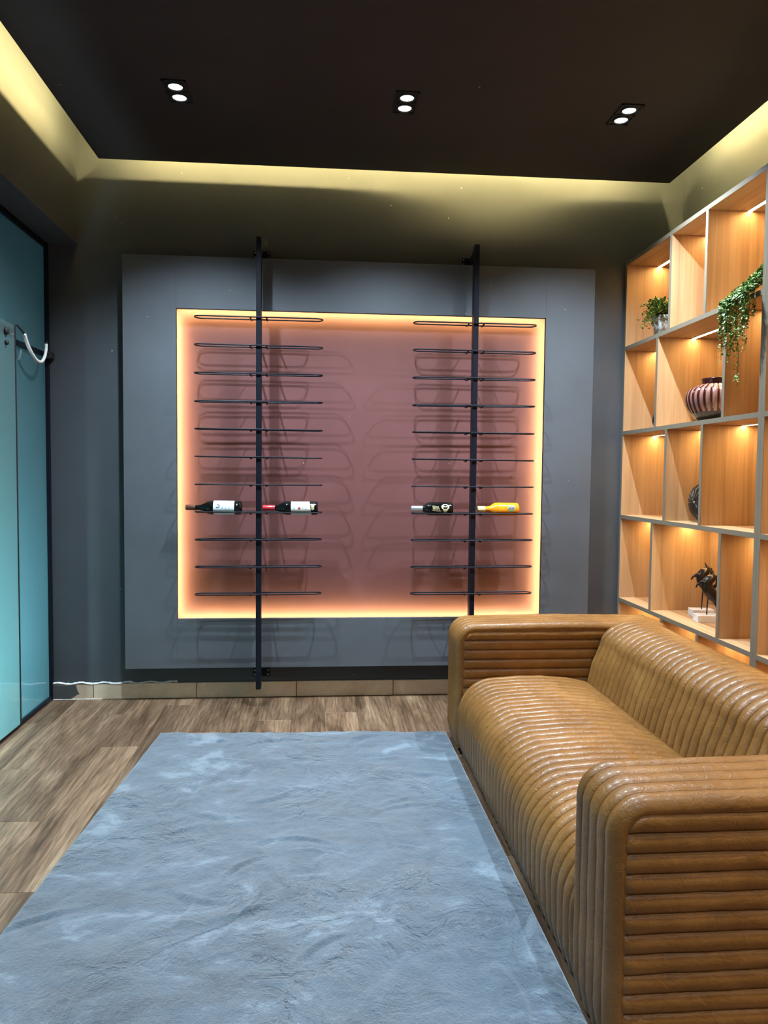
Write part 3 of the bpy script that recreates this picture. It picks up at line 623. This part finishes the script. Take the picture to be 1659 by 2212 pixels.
# ---------------- horse sculptures
def horse(base,s,yaw,label,rodh,pitch):
    t=thing('horse_sculpture',base,label,'sculpture','dark horse sculptures on white blocks')
    bq=B(-.055,.055,-.035,.035,0,.036); bmesh.ops.transform(bq,verts=bq.verts[:],matrix=Matrix.Translation(base)@Matrix.Rotation(yaw,4,'Z')); obj('block',bq,M['block'],t,bevel=.0015)
    bm=bm_(); tube(bm,[base+Vector((0,0,.035)),base+Vector((.002,-.004,.036+rodh))],.0032,8); obj('rod',bm,M['horse'],t,True)
    # body profile in the plane (f = forward, z = up): head dropped forward, arched neck, chest, rump below
    o=base+Vector((0,0,.036+rodh))
    Mx=Matrix.Translation(o)@Matrix.Rotation(yaw,4,'Z')@Matrix.Rotation(pitch,4,'Y')@Matrix.Scale(s,4)
    tr=lambda x,z,y=0: Mx@Vector((x,y,z))
    bm=bm_()
    spine=[(.075,-.028),(.062,-.014),(.040,.002),(.012,.016),(-.012,.032),(-.024,.054),(-.020,.078),(-.006,.098),(.008,.106)]
    rad=[.012,.024,.031,.032,.031,.028,.026,.022,.010]
    pts=catmull([Vector((x,0,z)) for x,z in spine],4); rs=[]
    for i in range(len(spine)-1):
        for k in range(4): rs.append((rad[i]+(rad[i+1]-rad[i])*k/4)*s)
    rs.append(rad[-1]*s); tube(bm,[Mx@p for p in pts],rs,14)
    hd=[(-.002,.098),(-.020,.094),(-.036,.080),(-.048,.062),(-.052,.052)]; tube(bm,[tr(x,z) for x,z in hd],[.017*s,.018*s,.014*s,.009*s,.007*s],10)
    bd=obj('body',bm,M['horse'],t,True)
    bm=bm_()
    for a,b,r0,r1_ in (((-.030,.046,.014),(-.062,.040,.016),.010,.007),((-.062,.040,.016),(-.066,.014,.016),.007,.004),((-.030,.044,-.014),(-.056,.058,-.016),.010,.006),((-.056,.058,-.016),(-.070,.046,-.016),.006,.004),((.062,-.026,.012),(.080,-.048,.012),.012,.007),((.080,-.048,.012),(.104,-.046,.012),.007,.004),((.062,-.028,-.012),(.084,-.056,-.012),.012,.006)):
        tube(bm,[tr(a[0],a[1],a[2]),tr((a[0]+b[0])/2,(a[1]+b[1])/2+.003,a[2]),tr(b[0],b[1],b[2])],[r0*s,(r0+r1_)/2*s,r1_*s],8)
    obj('legs',bm,M['horse'],t,True)
    bm=bm_()
    for k in range(11):
        f=k/10; a=R(120-150*f); cx,cz=-.004,.074; r0=.024; r1_=.042+.004*(k%2)
        p=tr(cx+r0*math.cos(a),cz+r0*math.sin(a)*1.05); q=tr(cx+r1_*math.cos(a-.1),cz+r1_*math.sin(a-.1)*1.05)
        tube(bm,[p,(p+q)/2,q],[.0085*s,.007*s,.002*s],6)
    obj('mane',bm,M['horse'],t,True)
    bm=bm_(); tube(bm,[tr(-.010,.104,.006),tr(-.020,.122,.008),tr(-.034,.134,.009)],[.006*s,.005*s,.002*s],6); tube(bm,[tr(.078,-.018),tr(.094,-.004),tr(.092,.016)],[.007*s,.006*s,.003*s],6); obj('ears_and_tail',bm,M['horse'],t,True)
    return t
hz=top[4]
horse(Vector((1.925,3.600,hz)),.88,R(-8),'dark horse sculpture on a thin rod and white block, the farther one',.115,R(20))
horse(Vector((1.872,3.450,hz)),.88,R(-8),'dark horse sculpture on a thin rod and white block, the nearer one',.098,R(20))

# ================================================================ RUG
rc=[Vector((-.78,3.567)),Vector((.603,3.520)),Vector((.615,1.05)),Vector((-.925,1.05))]
def rugp(u,v):
    a=rc[0].lerp(rc[1],u); b=rc[3].lerp(rc[2],u); return a.lerp(b,v)
rr_=random.Random(5)
strokes=[]
for i in range(46):
    cu,cv=rr_.gauss(.52,.22),rr_.gauss(.36,.20); an=rr_.uniform(-.9,.9)+(.5 if rr_.random()<.5 else 2.4); ln=rr_.uniform(.08,.34); strokes.append((rugp(min(.95,max(.05,cu)),min(.9,max(.05,cv))),an,ln,rr_.uniform(.012,.03),rr_.choice((1,1,-1))*rr_.uniform(.5,1),rr_.uniform(-2.5,2.5)))
def rug_h(p):
    h=.006*noise.fractal(Vector((p.x*3.1,p.y*3.1,3)),1,2,4)+.0032*noise.fractal(Vector((p.x*15,p.y*15,9)),1,2,3)
    for c,an,ln,wd,am,cv in strokes:
        d=p-c
        if abs(d.x)>ln or abs(d.y)>ln: continue
        s=d.x*math.cos(an)+d.y*math.sin(an); q=-d.x*math.sin(an)+d.y*math.cos(an)-cv*s*s
        if abs(s)<ln*.5: h+=am*.009*math.exp(-(q/wd)**2)*(1-(2*s/ln)**2)*math.tanh(q/wd*2.5)
    return h
bm=bm_(); NU,NV=230,330
def rf(u,v):
    p=rugp(u,v); e=min(u,1-u)*1.45; e2=min(v,1-v)*2.45; dd_=min(e,e2); k=min(1,dd_/.016); k=math.sqrt(max(0,1-(1-k)**2))
    return (p.x,p.y,.004+k*(.020+rug_h(p)))
grid(bm,NU,NV,rf); 
V=[v for v in bm.verts if v.is_boundary]
r=bmesh.ops.extrude_edge_only(bm,edges=[e for e in bm.edges if e.is_boundary])
for v in r['geom']:
    if isinstance(v,bmesh.types.BMVert): v.co.z=.0005
rt=thing('rug',(-.15,2.3,0),'large plush grey-blue rug lying on the wood floor in front of the sofa','rug')
obj('pile',bm,M['rug'],rt,True)
bm=bm_(); ring=[rugp(u,v) for u,v in ((0,0),(1,0),(1,1),(0,1))]; tube(bm,[(p.x,p.y,.0042) for p in ring],.0038,6,closed=True); obj('binding',bm,M['rug_edge'],rt)

# ================================================================ SOFA
SY0,SY1=1.452,3.488; AW=.235; SX0,SX1=.598,1.60; AH=.600; PT=.0470
sf=thing('sofa',((SX0+SX1)/2,(SY0+SY1)/2,0),'low tan leather sofa with channel-stitched ribs along the right side','sofa')
def rib(u): return abs(math.sin(PI*u))**.42
def samp(path,n):   # resample polyline of 2D points, returns list of (pt, normal)
    Ls=[0]
    for a,b in zip(path,path[1:]): Ls.append(Ls[-1]+(b-a).length)
    out=[]
    for i in range(n+1):
        s=Ls[-1]*i/n; j=0
        while j<len(Ls)-2 and Ls[j+1]<s: j+=1
        f=(s-Ls[j])/max(1e-9,Ls[j+1]-Ls[j]); out.append(path[j].lerp(path[j+1],f))
    nr=[]
    for i in range(n+1):
        t=out[min(i+1,n)]-out[max(i-1,0)]; t.normalize(); nr.append(Vector((-t.y,t.x)))
    return list(zip(out,nr)),Ls[-1]
def arc(cx,cz,rx,rz,a0,a1,n=14): return [Vector((cx+rx*math.cos(R(a0+(a1-a0)*i/n)),cz+rz*math.sin(R(a0+(a1-a0)*i/n)))) for i in range(n+1)]
def pucker(x,y,z,s=1.): return .0022*s*noise.fractal(Vector((x*13,y*13,z*13)),1,2,3)
def swept(path,n,y0,y1,ribs,h,name,ex=None,per=10):
    sm,Lt=samp(path,n); bm=bm_(); nv=ribs*per
    def fn(u,v):
        i=round(u*n); p,nn=sm[i]; kk=min(ribs-1,int(v*ribs+1e-6)); fr_=v*ribs-kk; fr_=.5-.5*math.cos(PI*max(0,min(1,fr_))); v=(kk+fr_)/ribs; y=y0+(y1-y0)*v; wob=.004*noise.noise(Vector((p.x*3,p.y*3,int(v*ribs)*.7)))*0
        g=rib(v*ribs); d=h*(g-1)+pucker(p.x,y,p.y,.5+.9*(1-g))
        if ex: d+=ex(u,v)
        q=p+nn*d; return (q.x,y+wob,q.y)
    grid(bm,n,nv,fn); return obj(name,bm,M['leather'],sf,True)
yi0,yi1=SY0+AW,SY1-AW
# seat: front face, big soft shoulder, crowned top
seat=[Vector((.622,.030)),Vector((.606,.09)),Vector((.604,.17))]+arc(.765,.205,.161,.160,180,92,18)+[Vector((.86,.372)),Vector((.98,.372)),Vector((1.10,.362)),Vector((1.19,.342)),Vector((1.26,.30))]
def round_end(u,v): # ends of the cushion roll down against the arms
    d=min(v,1-v)*(yi1-yi0); return -.035*max(0,1-d/.035)**2*(1 if .12<u else .4)
swept(seat,110,yi0-.003,yi1+.003,33,.0125,'seat',round_end)
back=[Vector((1.205,.26)),Vector((1.200,.33)),Vector((1.222,.42)),Vector((1.255,.505))]+arc(1.43,.505,.172,.112,176,20,22)+[Vector((1.600,.50)),Vector((1.603,.35)),Vector((1.60,.035))]
bb_=[]
swept(back,110,yi0-.02,yi1+.02,34,.0115,'backrest',lambda u,v:-.05*max(0,1-min(v,1-v)*(yi1-yi0)/.03)**2)
def arm(y0,y1):
    r=.085; nm='armrest'
    p=[Vector((SX0+.014,.028)),Vector((SX0,.10)),Vector((SX0,AH-r))]+arc(SX0+r,AH-r,r,r,180,90,16)+[Vector((1.10,AH+.006)),Vector((SX1-.06,AH))]+arc(SX1-.06,AH-.06,.06,.06,90,0,8)+[Vector((SX1,.03))]
    n=150; sm,Lt=samp(p,n); ce=[]; ER=.018 ; ins=.026
    W=y1-y0; nb=5; per=10; m_=nb*per; cross=[]
    for i in range(m_+1):
        v=i/m_; kk=min(nb-1,int(v*nb+1e-6)); fr_=v*nb-kk; v=(kk+.5-.5*math.cos(PI*max(0,min(1,fr_))))/nb; y=y0+W*v; d=min(v,1-v)*W; roll=-ins*(1-math.sqrt(max(0,1-(1-min(1,d/ins))**2))); g=rib(v*nb)
        if d<W/nb*.5: g=max(g,.75)
        cross.append((y,roll+.009*(g-1),g))
    cross=[(y0+.006,-ins-.012,.3)]+cross+[(y1-.006,-ins-.012,.3)]
    bm=bm_(); V=[]
    for (q,nn) in sm:
        row=[]
        for y,d,g in cross:
            dd_=d+pucker(q.x,y,q.y,.4+.9*(1-g)); e=q+nn*dd_; row.append(bm.verts.new((e.x,y,e.y)))
        V.append(row)
    for i in range(n):
        for j in range(len(cross)-1): bm.faces.new((V[i][j],V[i+1][j],V[i+1][j+1],V[i][j+1]))
    a=obj('armrest',bm,M['leather'],sf,True)
    # ribbed side panels
    zi=AH-ins-.006; ri=r-ins; xi=SX0+ins-.002; nr=13; pr=14; pit=.0435
    for yy,sg in ((y0,-1),(y1,1)):
        bm=bm_(); nz=nr*pr; nx=70
        def fn(u,v):
            z=zi-(1-v)*pit*nr; z=max(z,.028); zc=zi-ri
            xf=xi if z<zc else xi+ri-math.sqrt(max(0,ri*ri-(z-zc)**2)); xr=SX1-ins
            x=xf+(xr-xf)*(u**1.0); sz=(zi-z)/pit; wav=.10*noise.noise(Vector((x*3.5,round(sz)*1.7,sg)))
            g=rib(sz); dx=min(x-xf,xr-x); dz=min(zi-z,99); ed=min(1,max(0,min(dx,dz+.004))/.016); ed=math.sqrt(max(0,1-(1-ed)**2))
            off=-.011+ed*(.0135+.0150*(g-1))+pucker(x,yy,z,.5+1.3*(1-g))+.0022*noise.noise(Vector((x*24+z*30,z*38-x*14,sg*2)))*ed*(1-g*.4)*max(.25,1-dx/.12)
            return (x,yy+sg*off,z+wav*.02*0)
        grid(bm,nx,nz,fn); sp=obj('side_panel',bm,M['leather'],a,True)
        bm=bm_(); pts=[(xi-.001,yy+sg*-.006,.03)]+[(xi-.001,yy-sg*.006,.03+(zi-ri-.03)*i/10) for i in range(1,11)]+[(xi+ri+ri*math.cos(R(180-90*i/8)),yy-sg*.006,zi-ri+ri*math.sin(R(180-90*i/8))) for i in range(1,9)]+[(xi+ri+(SX1-ins-xi-ri)*i/10,yy-sg*.006,zi) for i in range(1,11)]
        tube(bm,pts,.0028,6); obj('piping',bm,M['leather'],a,True)
arm(SY0,SY0+AW); arm(SY1-AW,SY1)
obj('base_plinth',B(SX0+.04,SX1-.03,SY0+.03,SY1-.03,.0,.05),M['rubber'],sf)
obj('inner_frame',B(.70,1.54,SY0+.05,SY1-.05,.05,.24),M['rubber'],sf)
